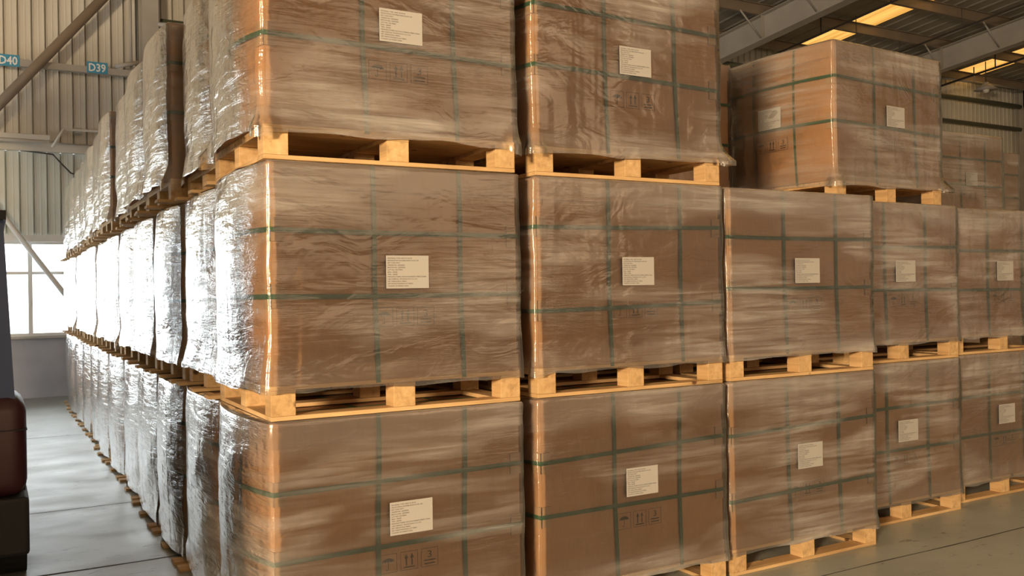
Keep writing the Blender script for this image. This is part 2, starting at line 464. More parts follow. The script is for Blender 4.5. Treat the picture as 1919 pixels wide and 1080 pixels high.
def strap_v(x, lean):
    zt = TOP + 0.0015; y = HY + 0.0078
    zs = [0.127 + (zt - 0.127) * i / 10 for i in range(11)]
    def xx(z): return x + lean * (z - 0.6) + 0.003 * math.sin(9 * z)
    pts = [(xx(z), -y, z) for z in zs] + [(xx(zt), y, zt)] + [(xx(z), y, z) for z in zs[::-1][1:]]
    nr = [(0, -1, 0)] * 10 + [(0, -1, 1)] + [(0, 1, 1)] + [(0, 1, 0)] * 10
    return ribbon(pts, nr, (1, 0, 0), 0.020, closed=False)
def strap_side(y, lean, kb=1.0):
    zt = TOP + 0.0015
    zs = [0.127 + (zt - 0.127) * i / 12 for i in range(13)]
    def X(z, k=1.0): return HX + k * bulge(z, kb) * (1 - abs(y / HY) ** 2.4) + 0.0082
    yy = lambda z: y + lean * (z - 0.6)
    pts = [(-X(z), yy(z), z) for z in zs] + [(X(z, 0.25), yy(z), z) for z in zs[::-1]]
    nr = [(-1, 0, 0)] * 12 + [(-1, 0, 1), (1, 0, 1)] + [(1, 0, 0)] * 12
    return ribbon(pts, nr, (0, 1, 0), 0.016, closed=False)
def protector(sx, sy, z, tilt):
    bm = bmesh.new(); o0, o1 = 0.003, 0.0068
    z = z + tilt * sx * HX; h = 0.048
    X, Y = HX, HY
    box(bm, min(sx * (X - 0.048), sx * (X + o1)), max(sx * (X - 0.048), sx * (X + o1)), min(sy * (Y + o0 - 0.003), sy * (Y + o1)), max(sy * (Y + o0 - 0.003), sy * (Y + o1)), z - h, z + h)
    # flank leg follows the slope of the bulging side
    q0 = 0.0; L = 0.05; sl = bulge(z) * 2.4 / HY * L * (0.8 if sx < 0 else 0.3)
    vs = []
    for zz in (z - h, z + h):
        for (a, b) in ((X + 0.001, Y + o1), (X + o1, Y + o1), (X + o1 + sl, Y - L), (X + 0.003 + sl, Y - L)):
            vs.append(bm.verts.new((sx * a, sy * b, zz)))
    for f in ((0, 1, 2, 3), (7, 6, 5, 4), (0, 4, 5, 1), (1, 5, 6, 2), (2, 6, 7, 3), (3, 7, 4, 0)): bm.faces.new([vs[i] for i in f])
    bmesh.ops.recalc_face_normals(bm, faces=bm.faces[:])
    return bm

LINES = [('MATERIAL TYPE: UNIT 02 00 00', .61), ('SPECIFICATION: POLYMER 00 BATCH NO. 020', .78), ('NET CODE: MATT', .31), ('ORDER NO. 00200002', .43),
         ('BATCH NO. 20070001', .44), ('LOT NO. 02170001', .37), ('BAG: 100/00', .24), ('TEN: 100/00', .24),
         ('MANUFACTURER: RAYLON CARBON FIBER CHINA', .97), ('LAB CHEMICAL TECHNOLOGY CO.,LTD', .74), ('NET WEIGHT(KG): 900KG', .47),
         ('NET WEIGHT/PACKING LOT 900KG', .63), ('COUNTRY OF ORIGIN: CHINA', .52)]
def label_mesh():
    bm = bmesh.new(); W_, H_ = 0.197, 0.140
    box(bm, -W_ / 2, W_ / 2, -0.0006, 0, -H_ / 2, H_ / 2)
    for i, (s, k) in enumerate(LINES):
        add_text(bm, s, -W_ / 2 + 0.007, H_ / 2 - 0.0145 - i * 0.0098, -0.0009, 0.0078, k * (W_ - 0.014), 1)
    return to_mesh(bm, 'label', [M['paper'], M['ink']])
def quad(bm, pts, y=-0.0005):
    bm.faces.new([bm.verts.new((x, y, z)) for x, z in pts])
def marks_mesh():
    bm = bmesh.new(); y = -0.0004
    def rect(x0, x1, z0, z1): quad(bm, [(x0, z0), (x1, z0), (x1, z1), (x0, z1)], y)
    S, t = 0.080, 0.0016
    for k in range(3):
        cx = (k - 1) * 0.096
        rect(cx - S / 2, cx + S / 2, -S / 2, -S / 2 + t); rect(cx - S / 2, cx + S / 2, S / 2 - t, S / 2)
        rect(cx - S / 2, cx - S / 2 + t, -S / 2, S / 2); rect(cx + S / 2 - t, cx + S / 2, -S / 2, S / 2)
    cx = -0.096                                                     # umbrella
    n_ = 10
    top = [(cx + 0.028 * math.cos(PI * i / n_), 0.006 + 0.017 * math.sin(PI * i / n_)) for i in range(n_ + 1)]
    bot = []
    for sidx in range(4):
        a0 = cx - 0.028 + sidx * 0.014
        bot += [(a0, 0.004), (a0 + 0.007, 0.0085)]
    bot.append((cx + 0.028, 0.004))
    bm.faces.new([bm.verts.new((x, y, z)) for x, z in (top + bot)])
    rect(cx - 0.0012, cx + 0.0012, -0.026, 0.006); rect(cx - 0.0012, cx - 0.009, -0.028, -0.0255); rect(cx - 0.0102, cx - 0.008, -0.028, -0.021)
    for dx in (-0.013, 0.013):                                       # two up arrows on a bar
        quad(bm, [(dx - 0.0085, 0.010), (dx + 0.0085, 0.010), (dx, 0.031)], y)
        rect(dx - 0.0028, dx + 0.0028, -0.021, 0.010)
    rect(-0.026, 0.026, -0.030, -0.025)
    cx = 0.096                                                       # stacking limit 3 over two bars
    me = text_mesh('3', M['ink'], 0.019, 0.042)
    vs = [bm.verts.new((cx - 0.0095 + v.co.x, y, -0.001 + v.co.y)) for v in me.vertices]
    for p in me.polygons: bm.faces.new([vs[i] for i in p.vertices])
    rect(cx - 0.027, cx + 0.027, -0.015, -0.010); rect(cx - 0.025, cx + 0.025, -0.029, -0.024)
    return to_mesh(bm, 'handling_marks', M['brown_ink'])
LABEL = label_mesh(); MARKS = marks_mesh()

PX, PY = 0.572, 0.452
def deck_mesh():
    bm = bmesh.new(); n_ = 7; wv = 2 * PY / n_
    for i in range(n_):
        box(bm, -PX, PX, -PY + i * wv + 0.002, -PY + (i + 1) * wv - 0.002, 0.122, 0.1395, 0.0015)
    for x in (-PX + 0.05, 0, PX - 0.05): box(bm, x - 0.05, x + 0.05, -PY, PY, 0.106, 0.1215)
    return to_mesh(bm, 'pallet', M['wood'])
DECK = deck_mesh()
def bm_box(*d, bevel=0.0):
    bm = bmesh.new(); box(bm, *d, bevel=bevel); return bm
BLOCK = to_mesh(bm_box(-0.05, 0.05, -0.045, 0.045, 0.0185, 0.1055, bevel=0.002), 'block', M['block'])
BASE = to_mesh(bm_box(-PX, PX, -0.05, 0.05, 0.0005, 0.018, bevel=0.0015), 'bottom_board', M['wood'])
BASE_OUT = to_mesh(bm_box(-PX - 0.075, PX, -0.05, 0.05, 0.0005, 0.018, bevel=0.0015), 'bottom_board', M['wood'])
SIDE_BASE = to_mesh(bm_box(-0.05, 0.05, -PY + 0.102, PY - 0.102, 0.0005, 0.018), 'side_board', M['block'])
def pallet_simple(out=0.075):
    bm = bmesh.new(); n_ = 3
    box(bm, -PX, PX, -PY, PY, 0.106, 0.1395)
    for x in (-PX + 0.05, 0, PX - 0.05):
        for y in (-PY + 0.045, 0, PY - 0.045): box(bm, x - 0.05, x + 0.05, y - 0.045, y + 0.045, 0.018, 0.106)
    for y in (-PY + 0.05, 0, PY - 0.05): box(bm, -PX - out, PX, y - 0.05, y + 0.05, 0.0005, 0.018)
    return to_mesh(bm, 'pallet', M['wood'])
PALLET_SIMPLE = pallet_simple(); PALLET_SIMPLE_FLUSH = pallet_simple(0.0)

class Variant:
    def __init__(s, seed, hz=(0.492, 0.765), sv=((-0.125, 0.01), (0.28, 0.008)), tilt=(0.0, 0.0), kb=1.0, spike=1.0):
        s.seed = seed; s.hz = hz; s.tilt = tilt
        s.carton = flat_smooth(to_mesh(carton_part(0.1405, TOP - 0.006, 0.0, 8, True, True, seed, kb=kb), 'carton', M['kraft']))
        s.lid = flat_smooth(to_mesh(carton_part(0.932, TOP, 0.0060, 2, True, False, seed, kb=kb), 'lid', M['kraft_cap']))
        s.tray = flat_smooth(to_mesh(carton_part(0.140, 0.218, 0.0042, 2, False, False, seed, kb=kb), 'tray', M['kraft_cap']))
        s.film = to_mesh(film_bm(seed, kb=kb, spike=spike), 'stretch_film', M['film'], True)
        s.film_tight = to_mesh(film_bm(seed, kb=kb, spike=spike, tight=True), 'stretch_film', M['film'], True)
        s.film_low = to_mesh(film_bm(seed, hem=0.032, kb=kb, spike=spike * 0.3, tight=True), 'stretch_film', M['film'], True)
        s.straps = [to_mesh(strap_h(z, t, kb, 0.003 * ((seed % 3) - 1)), 'strap', M['strap']) for z, t in zip(hz, tilt)]
        s.straps += [to_mesh(strap_v(x, l), 'strap', M['strap']) for x, l in sv]
        s.straps += [to_mesh(strap_side(y, 0.01, kb), 'strap', M['strap']) for y in (-0.16, 0.19)]
        s.prot = [to_mesh(protector(sx, sy, z, t), 'corner_protector', M['kraft_guard']) for z, t in zip(hz, tilt) for sx in (-1, 1) for sy in (-1, 1)]

GROUP = 'film-wrapped cartons on pallets stacked three high'
def pallet_load(v, x, y, z, rz, label, lod=0, kind_out=False, extra_side=False, lab=(0.0, 0.0), group=GROUP, tight=False):
    """x, y = centre of the load, z = what it stands on"""
    root = empty('pallet_load', (x, y, z), label, 'pallet load', group, rz)
    if lod == 0:
        d = put('pallet', DECK, root)
        for bx in (-PX + 0.05, 0, PX - 0.05):
            for by in (-PY + 0.045, 0, PY - 0.045): put('block', BLOCK, d, (bx, by, 0))
        for by in (-PY + 0.05, 0, PY - 0.05): put('bottom_board', BASE_OUT if kind_out else BASE, d, (0, by, 0))
        if not kind_out:
            for sx in (-1, 1):
                for by in (1,): put('side_board', SIDE_BASE, d, (sx * (PX - 0.05), 0, 0)) if sx < 0 or True else None
    else: put('pallet', PALLET_SIMPLE if kind_out else PALLET_SIMPLE_FLUSH, root)
    c = put('carton', v.carton, root)
    put('lid', v.lid, c)
    if lod < 2: put('tray', v.tray, c)
    if lod < 2:
        for s in v.straps[:4] + (v.straps[4:] if lod == 0 else []): put('strap', s, root)
        if lod == 0:
            for p in v.prot: put('corner_protector', p, root)
        put('label', LABEL, root, (0.018 + lab[0], -HY - 0.0195, 0.593 + lab[1]))['label'] = 'white printed label'
        put('handling_marks', MARKS, c, (0.012 + lab[0], -HY - 0.0012, 0.402 + lab[1] * 0.5))
    if extra_side:
        put('label', LABEL, root, (-HX - BULGE - 0.024, 0.03, 0.60), (0, 0, -PI / 2))['label'] = 'white printed label on the side'
        put('handling_marks', MARKS, c, (-HX - BULGE * 0.98 - 0.004, 0.03, 0.42), (0, 0, -PI / 2))
    put('stretch_film', v.film_low if tight == 2 else v.film_tight if tight else v.film, root)
    return root

V = [Variant(1, (0.480, 0.757), tilt=(0.006, 0.008), kb=1.35, spike=0.6),
     Variant(2, (0.494, 0.760), ((-0.125, -0.012), (0.278, -0.012)), tilt=(-0.008, -0.012), kb=1.2, spike=1.0),
     Variant(3, (0.495, 0.80), ((-0.15, -0.02), (0.27, -0.025)), tilt=(-0.010, -0.01), kb=1.35, spike=1.6),
     Variant(4, (0.484, 0.752), ((-0.14, -0.015), (0.27, 0.0)), tilt=(0.0, 0.026), kb=1.0, spike=0.8),
     Variant(5, (0.418, 0.812), ((-0.15, -0.01), (0.30, -0.008)), tilt=(0.016, 0.012), spike=1.3),
     Variant(6, (0.512, 0.80), ((-0.16, -0.02), (0.28, -0.03)), tilt=(-0.016, -0.016), spike=1.8),
     Variant(7, (0.406, 0.761), ((-0.14, -0.03), (0.27, -0.02)), tilt=(0.02, 0.02), kb=0.4, spike=0.6),
     Variant(8, (0.496, 0.776), ((-0.15, -0.02), (0.27, -0.015)), tilt=(-0.006, -0.004), kb=0.4, spike=0.6),
     Variant(9, (0.455, 0.737), ((-0.17, -0.01), (0.25, -0.01)), tilt=(0.0, 0.0), spike=0.9),
     Variant(10, (0.47, 0.75), ((-0.17, -0.02), (0.24, -0.01)), tilt=(-0.004, 0.01), kb=0.35, spike=0.7)]
LV = 1.045
def corner(x0, y0): return (x0 + HX + 0.006, y0 + HY + 0.008)
LAY = ('bottom', 'middle', 'top')
ORD = ('first', 'second', 'third', 'fourth', 'fifth', 'sixth', 'seventh', 'eighth', 'ninth', 'tenth', 'eleventh', 'twelfth')
# column at the corner
for l, (v, dx, dy, rz) in enumerate([(V[0], -0.004, 0.0, 0.0), (V[1], -0.006, 0.0, 0.003), (V[2], -0.018, -0.005, -0.004)]):
    x, y = corner(dx, dy)
    pallet_load(v, x, y, l * LV, rz, f'film-wrapped carton on pine pallet at the near aisle corner, {LAY[l]} layer')
# front row to the right
FRONT = [
    ('second', 1.254, 0.028, [(V[3], 0.0, 0.0, 0.002), (V[4], -0.002, 0.0, -0.002), (V[5], -0.002, 0.0, 0.004)]),
    ('third', 2.464, 0.048, [(V[6], 0.0, 0.0, 0.0), (V[7], 0.0, 0.0, 0.003)]),
    ('fourth', 3.658, 0.305, [(V[9], 0.0, 0.0, 0.0), (V[9], 0.0, 0.0, 0.002)]),
    ('fifth', 4.900, 0.405, [(V[8], 0.0, 0.0, 0.0), (V[8], 0.01, 0.0, -0.003)]),
]
for nm, x0, y0, lv in FRONT:
    for l, (v, dx, dy, rz) in enumerate(lv):
        x, y = corner(x0 + dx, y0 + dy)
        pallet_load(v, x, y, l * LV, rz, f'film-wrapped carton on pine pallet in the {nm} column of the front face, {LAY[l]} layer')
x, y = corner(3.73, 0.46)
pallet_load(V[5], x - 0.01, y - 0.015, 2 * LV, 0.05, 'lone film-wrapped carton topping the fourth front column, two sides showing under the roof', extra_side=True, lab=(0.03, 0.0))
# second row behind the front face
for nm, x0, y0, n_ in (('second', 1.25, 1.03, 3), ('third', 2.466, 1.24, 3), ('fourth', 3.68, 1.46, 2), ('fifth', 4.93, 1.42, 2)):
    for l in range(n_):
        x, y = corner(x0 + 0.01 * ((l * 7) % 3 - 1), y0)
        pallet_load(V[9], x, y, l * LV, 0.0, f'film-wrapped carton on pallet directly behind the {nm} front column, {LAY[l]} layer', lod=1, tight=True)
for nm, x0, y0 in (('carton stack seen far right beyond the fifth column', 7.45, 2.33), ('farthest right carton stack, cut by the picture edge', 8.86, 3.0)):
    for l in range(3):
        x, y = corner(x0, y0)
        pallet_load(V[(l * 3 + 1) % 9], x, y, l * LV, 0.0, f'{nm}, {LAY[l]} layer', lod=1, lab=(0.0, -0.03))
# the long row down the aisle
rr = random.Random(4)
PITCH = 0.957
OFFS = {2: [0, 0.012, -0.075, -0.065, -0.03, -0.075, -0.03, -0.03, 0.0, 0.0, 0.01, 0.0],
        1: [0, 0.012, 0.0, -0.02, 0.0, -0.02, 0.01, -0.02, 0.0, 0.02, 0.0, 0.0],
        0: [0, 0.0, 0.0, -0.01, 0.01, 0.0, -0.01, 0.01, 0.0, 0.0, -0.01, 0.01]}
for k in range(1, 12):
    for l in range(3):
        x, y = corner(0.014 + OFFS[l][k] + rr.uniform(-0.006, 0.006), k * PITCH)
        y += rr.uniform(-0.003, 0.003)
        v = V[(0, 1, 2, 3, 4, 5, 8)[(k * 4 + l * 5 + (k * k) % 3) % 7]]
        pallet_load(v, x, y, l * LV, rr.uniform(-0.006, 0.006), f'film-wrapped carton on pallet, {LAY[l]} layer, {ORD[k]} stack back along the aisle', lod=0 if k < 5 else 1, kind_out=True, tight=2 if l == 0 else 1)

# ------------------------------------------------------------------ the hall
def roof_z(y): return 7.5 + 0.1 * (10.7 - y)
X0, X1, Y0, Y1 = -9.5, 33.0, -17.0, 12.4
bm = bmesh.new(); box(bm, X0 - 0.2, X1 + 0.2, Y0, Y1 + 0.2, -0.15, 0.0)
tag(put('floor', to_mesh(bm, 'floor', M['floor'])), kind='structure')
for i, (yy, wd, xa) in enumerate(((2.12, 0.012, X0), (3.80, 0.008, X0), (7.78, 0.009, X0), (-0.2, 0.006, 2.0))):
    bm = bmesh.new(); rj = random.Random(i); n_ = 160; last = None
    for k in range(n_ + 1):
        x = xa + (X1 - xa) * k / n_; d = 0.012 * mnoise.noise(Vector((x * 1.3, i * 9.1, 0)))
        ww = wd * (0.6 + 0.6 * rj.random())
        a, b = bm.verts.new((x, yy + d - ww, 0.0006)), bm.verts.new((x, yy + d + ww, 0.0006))
        if last: bm.faces.new((last[0], a, b, last[1]))
        last = (a, b)
    tag(put(f'trim_{i + 1}', to_mesh(bm, 'floor_joint', M['joint'])), kind='structure')

def corrugated(name, xa, xb, z0, z1, y, mat, pitch=0.19, rib=0.022, depth=0.042):
    bm = bmesh.new(); n_ = int((xb - xa) / pitch); prof = []
    for i in range(n_ + 1):
        x = xa + i * pitch
        prof += [(x - 0.016, 0), (x - 0.012, -0.02), (x - 0.002, -0.02), (x, depth), (x + rib, depth), (x + rib + 0.002, -0.012), (x + rib + 0.012, -0.012), (x + rib + 0.016, 0), (x + pitch * 0.5, 0), (x + pitch * 0.5 + 0.012, -0.004), (x + pitch * 0.5 + 0.03, 0)]
    a = [bm.verts.new((x, y + d, z0)) for x, d in prof]; b = [bm.verts.new((x, y + d, z1)) for x, d in prof]
    for i in range(len(prof) - 1): bm.faces.new((a[i], a[i + 1], b[i + 1], b[i]))
    r = bmesh.ops.extrude_face_region(bm, geom=bm.faces[:])
    bmesh.ops.translate(bm, vec=(0, 0.05, 0), verts=[q for q in r['geom'] if isinstance(q, bmesh.types.BMVert)])
    bmesh.ops.recalc_face_normals(bm, faces=bm.faces[:])
    return tag(put(name, to_mesh(bm, name, mat)), kind='structure')
corrugated('wall_back', X0, X1, 3.86, 7.42, 12.40, M['cladding'])
corrugated('wall_back', X0, X1, 2.50, 3.84, 12.42, M['cladding_low'])
mbox('wall_back', M['plaster'], None, X0, X1, 12.38, 12.58, 0.0, 0.93, kind='structure')
mbox('wall_back', M['plaster'], None, 1.45, X1, 12.40, 12.56, 0.93, 2.50, kind='structure')
mbox('trim_5', M['white_metal'], None, X0, X1, 12.30, 12.40, 2.43, 2.53, kind='structure')
mbox('trim_6', M['steel_light'], None, X0, 1.45, 12.28, 12.40, 0.925, 0.965, kind='structure')
mbox('trim_7', M['cladding'], None, X0, X1, 12.27, 12.37, 3.83, 3.97, kind='structure')
mbox('wall_left', M['plaster'], None, X0 - 0.2, X0, -3.5, Y1 + 0.2, 0, 0.965, kind='structure')
mbox('wall_left', M['cladding'], None, X0 - 0.2, X0, -3.5, Y1 + 0.2, 2.43, roof_z(-3) + 0.3, kind='structure')
bm = bmesh.new()
box(bm, X0 - 0.12, X0 - 0.06, -3.5, Y1, 0.965, 1.005); box(bm, X0 - 0.12, X0 - 0.06, -3.5, Y1, 2.39, 2.43); box(bm, X0 - 0.115, X0 - 0.065, -3.5, Y1, 1.92, 1.965)
for k in range(20): box(bm, X0 - 0.118, X0 - 0.062, -3.5 + k * 0.83, -3.456 + k * 0.83, 1.005, 2.39)
wn = tag(put('window_3', to_mesh(bm, 'window', M['white_metal'])), kind='structure')  # unseen window strip, added with its lamp to light the row flanks
put('pane', to_mesh(bm_box(X0 - 0.094, X0 - 0.088, -3.45, Y1, 1.005, 2.39), 'pane', M['glass']), wn)
mbox('wall_right', M['cladding'], None, X1, X1 + 0.2, Y0, Y1 + 0.2, 0, 10.4, kind='structure')
# unseen wall left of the camera, added to block the assumed warm light down the aisle
mbox('wall_light_block', M['plaster'], None, -3.75, -3.6, -2.75, 4.2, 0, 4.2, kind='structure')
# windows: bays between the columns
wi = 0
for xa, xb in ((-8.05, -4.83), (-4.57, 1.17)):
    wi += 1
    bm = bmesh.new(); y0, y1 = 12.40, 12.46
    box(bm, xa, xb, y0, y1, 0.965, 1.005); box(bm, xa, xb, y0, y1, 2.39, 2.43)
    box(bm, xa, xa + 0.05, y0, y1, 1.005, 2.39); box(bm, xb - 0.05, xb, y0, y1, 1.005, 2.39)
    box(bm, xa + 0.05, xb - 0.05, y0 + 0.005, y1 - 0.005, 1.92, 1.965)
    x = -0.437
    xs = []
    for kk in range(-12, 6):
        xm = -0.437 + kk * 0.82
        if xa + 0.2 < xm < xb - 0.2: xs.append(xm)
    for xm in xs: box(bm, xm - 0.03, xm + 0.03, y0 + 0.002, y1 - 0.002, 1.005, 2.39)
    wn = tag(put(f'window_{wi}', to_mesh(bm, 'window', M['white_metal'])), kind='structure')
    edges = [xa + 0.05] + xs + [xb - 0.05]
    for a, b in zip(edges, edges[1:]):
        for z0, z1 in ((1.005, 1.92), (1.965, 2.39)):
            put('pane', to_mesh(bm_box(a + 0.01, b - 0.01, 12.428, 12.434, z0, z1), 'pane', M['glass']), wn)
    bm = bmesh.new()
    for xm in xs: box(bm, xm - 0.012, xm + 0.012, y0 - 0.02, y0, 1.42, 1.52, 0.003)
    put('latch', to_mesh(bm, 'latch', M['white_metal']), wn)
mbox('wall_back', M['plaster'], None, X0, -8.05, 12.40, 12.56, 0.93, 2.5, kind='structure')
for xc in (-4.7, 1.31): mbox('wall_back', M['plaster'], None, xc - 0.13, xc + 0.13, 12.42, 12.56, 0.93, 2.5, kind='structure')
# H columns along the back wall
for i, xc in enumerate((-4.7, 1.31, 7.35, 13.4, 19.4, 25.4)):
    bm = bmesh.new(); yb = 12.24
    box(bm, xc - 0.125, xc + 0.125, yb - 0.29, yb - 0.275, 0, roof_z(12) - 0.1)
    box(bm, xc - 0.125, xc + 0.125, yb - 0.01, yb + 0.005, 0, roof_z(12) - 0.1)
    box(bm, xc - 0.006, xc + 0.006, yb - 0.275, yb - 0.01, 0, roof_z(12) - 0.1)
    tag(put(f'trim_{20 + i}', to_mesh(bm, 'column', M['steel_light'])), kind='structure')
# roof sheets and amber skylights
SKY = [(-2.1, -1.2), (3.9, 4.8), (10.1, 10.9), (16.2, 16.95), (22.3, 23.3), (28.3, 29.2)]
def roof_sheet(name, xa, xb, mat, depth=0.018, pitch=0.42, th=0.05):
    bm = bmesh.new(); n_ = max(1, round((xb - xa) / pitch)); p = (xb - xa) / n_; prof = []
    for i in range(n_):
        x = xa + i * p
        prof += [(x, 0), (x + p * 0.72, 0), (x + p * 0.80, -depth), (x + p * 0.92, -depth)]
    prof.append((xb, 0))
    a = [bm.verts.new((x, Y0, roof_z(Y0) + 0.06 + d)) for x, d in prof]; b = [bm.verts.new((x, Y1 + 0.2, roof_z(Y1) + 0.06 + d)) for x, d in prof]
    for i in range(len(prof) - 1): bm.faces.new((a[i], a[i + 1], b[i + 1], b[i]))
    r = bmesh.ops.extrude_face_region(bm, geom=bm.faces[:])
    bmesh.ops.translate(bm, vec=(0, 0, th), verts=[q for q in r['geom'] if isinstance(q, bmesh.types.BMVert)])
    bmesh.ops.recalc_face_normals(bm, faces=bm.faces[:])
    return tag(put(name, to_mesh(bm, name, mat)), kind='structure')
xs = [X0 - 0.2] + [e for s in SKY for e in s] + [X1 + 0.2]
for i in range(0, len(xs), 2): roof_sheet('ceiling', xs[i], xs[i + 1], M['roof'])
for i, (a, b) in enumerate(SKY): roof_sheet(f'window_{10 + i}', a, b, M['skylight'], 0.02, 0.12, 0.02)
# purlins
ti = 30
for k in range(19):
    y = 12.0 - k * 1.5; z = roof_z(y) + 0.02
    bm = bmesh.new()
    box(bm, X0, X1, y - 0.01, y + 0.01, z - 0.20, z); box(bm, X0, X1, y - 0.01, y + 0.07, z - 0.212, z - 0.20); box(bm, X0, X1, y - 0.07, y + 0.01, z - 0.012, z)
    tag(put(f'trim_{ti}', to_mesh(bm, 'purlin', M['steel_brown'])), kind='structure'); ti += 1
# rafters
for xc in (-4.7, 1.31, 7.35, 13.4, 19.4, 25.4):
    bm = bmesh.new()
    def bar(xa, xb, dz0, dz1):
        vs = []
        for y, tp in ((Y0, 0.55), (Y1 - 0.3, 0.0)):
            for x in (xa, xb):
                for dz in (dz0, dz1):
                    vs.append(bm.verts.new((x, y, roof_z(y) + dz)))
        for f in ((0, 1, 3, 2), (4, 6, 7, 5), (0, 2, 6, 4), (1, 5, 7, 3), (0, 4, 5, 1), (2, 3, 7, 6)): bm.faces.new([vs[i] for i in f])
    bar(xc - 0.006, xc + 0.006, -0.72, -0.2); bar(xc - 0.13, xc + 0.13, -0.735, -0.72); bar(xc - 0.13, xc + 0.13, -0.2, -0.185)
    for k in range(9):
        y = 10.5 - k * 3.0
        box(bm, xc - 0.11, xc + 0.11, y - 0.004, y + 0.004, roof_z(y) - 0.72, roof_z(y) - 0.2)
    bmesh.ops.recalc_face_normals(bm, faces=bm.faces[:])
    tag(put(f'trim_{ti}', to_mesh(bm, 'rafter', M['steel_light'])), kind='structure'); ti += 1
# knee braces from rafter to purlin
for xc, y in ((13.4, 10.5), (13.4, 9.0), (19.4, 10.5), (19.4, 9.0), (19.4, 7.5), (25.4, 9.0)):
    for s in (-1, 1):
        tag(mtube(f'trim_{ti}', M['steel_light'], None, (xc + s * 0.12, y, roof_z(y) - 0.68), (xc + s * 0.7, y, roof_z(y) - 0.17), 0.02, 6), kind='structure'); ti += 1
# girts on the back wall
for z, mat, r in ((6.72, 'green_pipe', 0.07), (6.05, 'green_pipe', 0.06)):
    tag(mtube(f'trim_{ti}', M[mat], None, (1.5, 12.2, z), (X1, 12.2, z), r, 10), kind='structure'); ti += 1
# beam that carries the slot signs, diagonal braces of the left bay
bm = bmesh.new(); box(bm, -4.57, 1.18, 12.02, 12.035, 5.07, 5.17); box(bm, -4.57, 1.18, 12.035, 12.11, 5.07, 5.08); box(bm, -4.57, 1.18, 12.035, 12.11, 5.16, 5.17)
tag(put(f'trim_{ti}', to_mesh(bm, 'girt', M['steel_light'])), kind='structure'); ti += 1
tag(mtube(f'trim_{ti}', M['steel_brown'], None, (-4.55, 11.93, -0.0 + 0.2), (-3.6, 11.93, 1.35), 0.05), kind='structure'); ti += 1
tag(mtube(f'trim_{ti}', M['steel_brown'], None, (-1.95, 11.9, 3.05), (1.35, 11.9, 7.15), 0.075, 16), kind='structure'); ti += 1
tag(mtube(f'trim_{ti}', M['white_metal'], None, (-1.42, 12.22, 3.72), (0.2, 12.22, 1.36), 0.04, 14), kind='structure'); ti += 1  # backlit brace coloured white to imitate the bloom of the window
tag(mtube(f'trim_{ti}', M['steel_light'], None, (1.42, 11.98, 5.95), (4.5, 11.98, 5.95), 0.04, 10), kind='structure'); ti += 1
tag(mtube(f'trim_{ti}', M['steel_light'], None, (1.38, 11.95, 5.15), (2.6, 11.95, 4.2), 0.05, 10), kind='structure'); ti += 1
# thin conduit beside the column
bm = bmesh.new(); tube(bm, (1.03, 12.1, 5.22), (1.03, 12.1, 7.2), 0.022); tube(bm, (0.78, 12.0, 5.2), (1.14, 11.98, 5.3), 0.035)
tag(put(f'trim_{ti}', to_mesh(bm, 'conduit', M['steel_light'], True)), kind='structure'); ti += 1

# signs D40, D39
for s, xc, zc, desc in (('D40', -0.70, 5.14, 'blue slot sign reading D40 on the wall beam'), ('D39', 0.525, 5.158, 'blue slot sign reading D39 on the wall beam')):
    root = tag(put('slot_sign', to_mesh(bm_box(-0.15, 0.15, -0.006, 0.0, -0.088, 0.088, bevel=0.002), 'slot_sign', M['sign_blue']), None, (xc, 12.019, zc)), desc, 'sign', 'blue slot signs on the wall beam')
    bm = bmesh.new(); add_text(bm, s, -0.122, -0.060, 0, 0.172, 0.244, bold=0.004)
    for v in bm.verts: v.co.z = (v.co.z + 0.058) * 1.0 - 0.058
    put('lettering', to_mesh(bm, 'lettering', M['sign_white']), root, (0, -0.0075, 0))

# wall fixtures near z = 4
t = empty('strip_light', (-1.3, 12.0, 3.92), 'unlit white strip light fixed along the wall ledge at left', 'ceiling light')
put('housing', to_mesh(bm_box(-0.8, 1.15, -0.05, 0.1, 0.04, 0.12, bevel=0.01), 'housing', M['cladding']), t)
bm = bmesh.new(); tube(bm, (-0.78, -0.03, 0.015), (1.13, -0.03, 0.015), 0.024); put('lamp_tube', to_mesh(bm, 'lamp_tube', M['white_metal'], True), t)
for x in (-0.6, 0.9): put('bracket', to_mesh(bm_box(x - 0.015, x + 0.015, 0.0, 0.27, 0.04, 0.06), 'bracket', M['steel']), t)
t = empty('pipe_bracket', (0.0, 12.0, 3.9), 'white bent pipe bracket on the ledge below the D39 sign', 'bracket')
bm = bmesh.new(); polytube(bm, [(-0.13, -0.12, -0.05), (0.03, 0, 0.25), (0.1, 0.03, 0.255), (0.75, 0.06, 0.27), (1.1, 0.08, 0.28)], 0.02); put('pipe', to_mesh(bm, 'pipe', M['white_metal'], True), t)
bm = bmesh.new(); polytube(bm, [(-0.12, 0.2, 0.08), (0.0, 0.16, 0.05), (0.9, 0.1, 0.03)], 0.012); put('rail', to_mesh(bm, 'rail', M['steel'], True), t)
put('wall_plate', to_mesh(bm_box(0.2, 0.3, 0.06, 0.3, 0.22, 0.30), 'wall_plate', M['steel_light']), t)
bm = bmesh.new()
pts = [(-0.55, 12.33, 3.84), (-0.1, 12.33, 3.80), (0.02, 12.33, 3.66), (0.15, 12.33, 3.52), (0.4, 12.33, 3.44), (0.75, 12.33, 3.38), (1.15, 12.33, 3.36)]
polytube(bm, pts, 0.013, 6)
tag(put('cable', to_mesh(bm, 'cable', M['dark_pipe'], True)), 'dark cable drooping across the wall cladding above the window', 'cable')

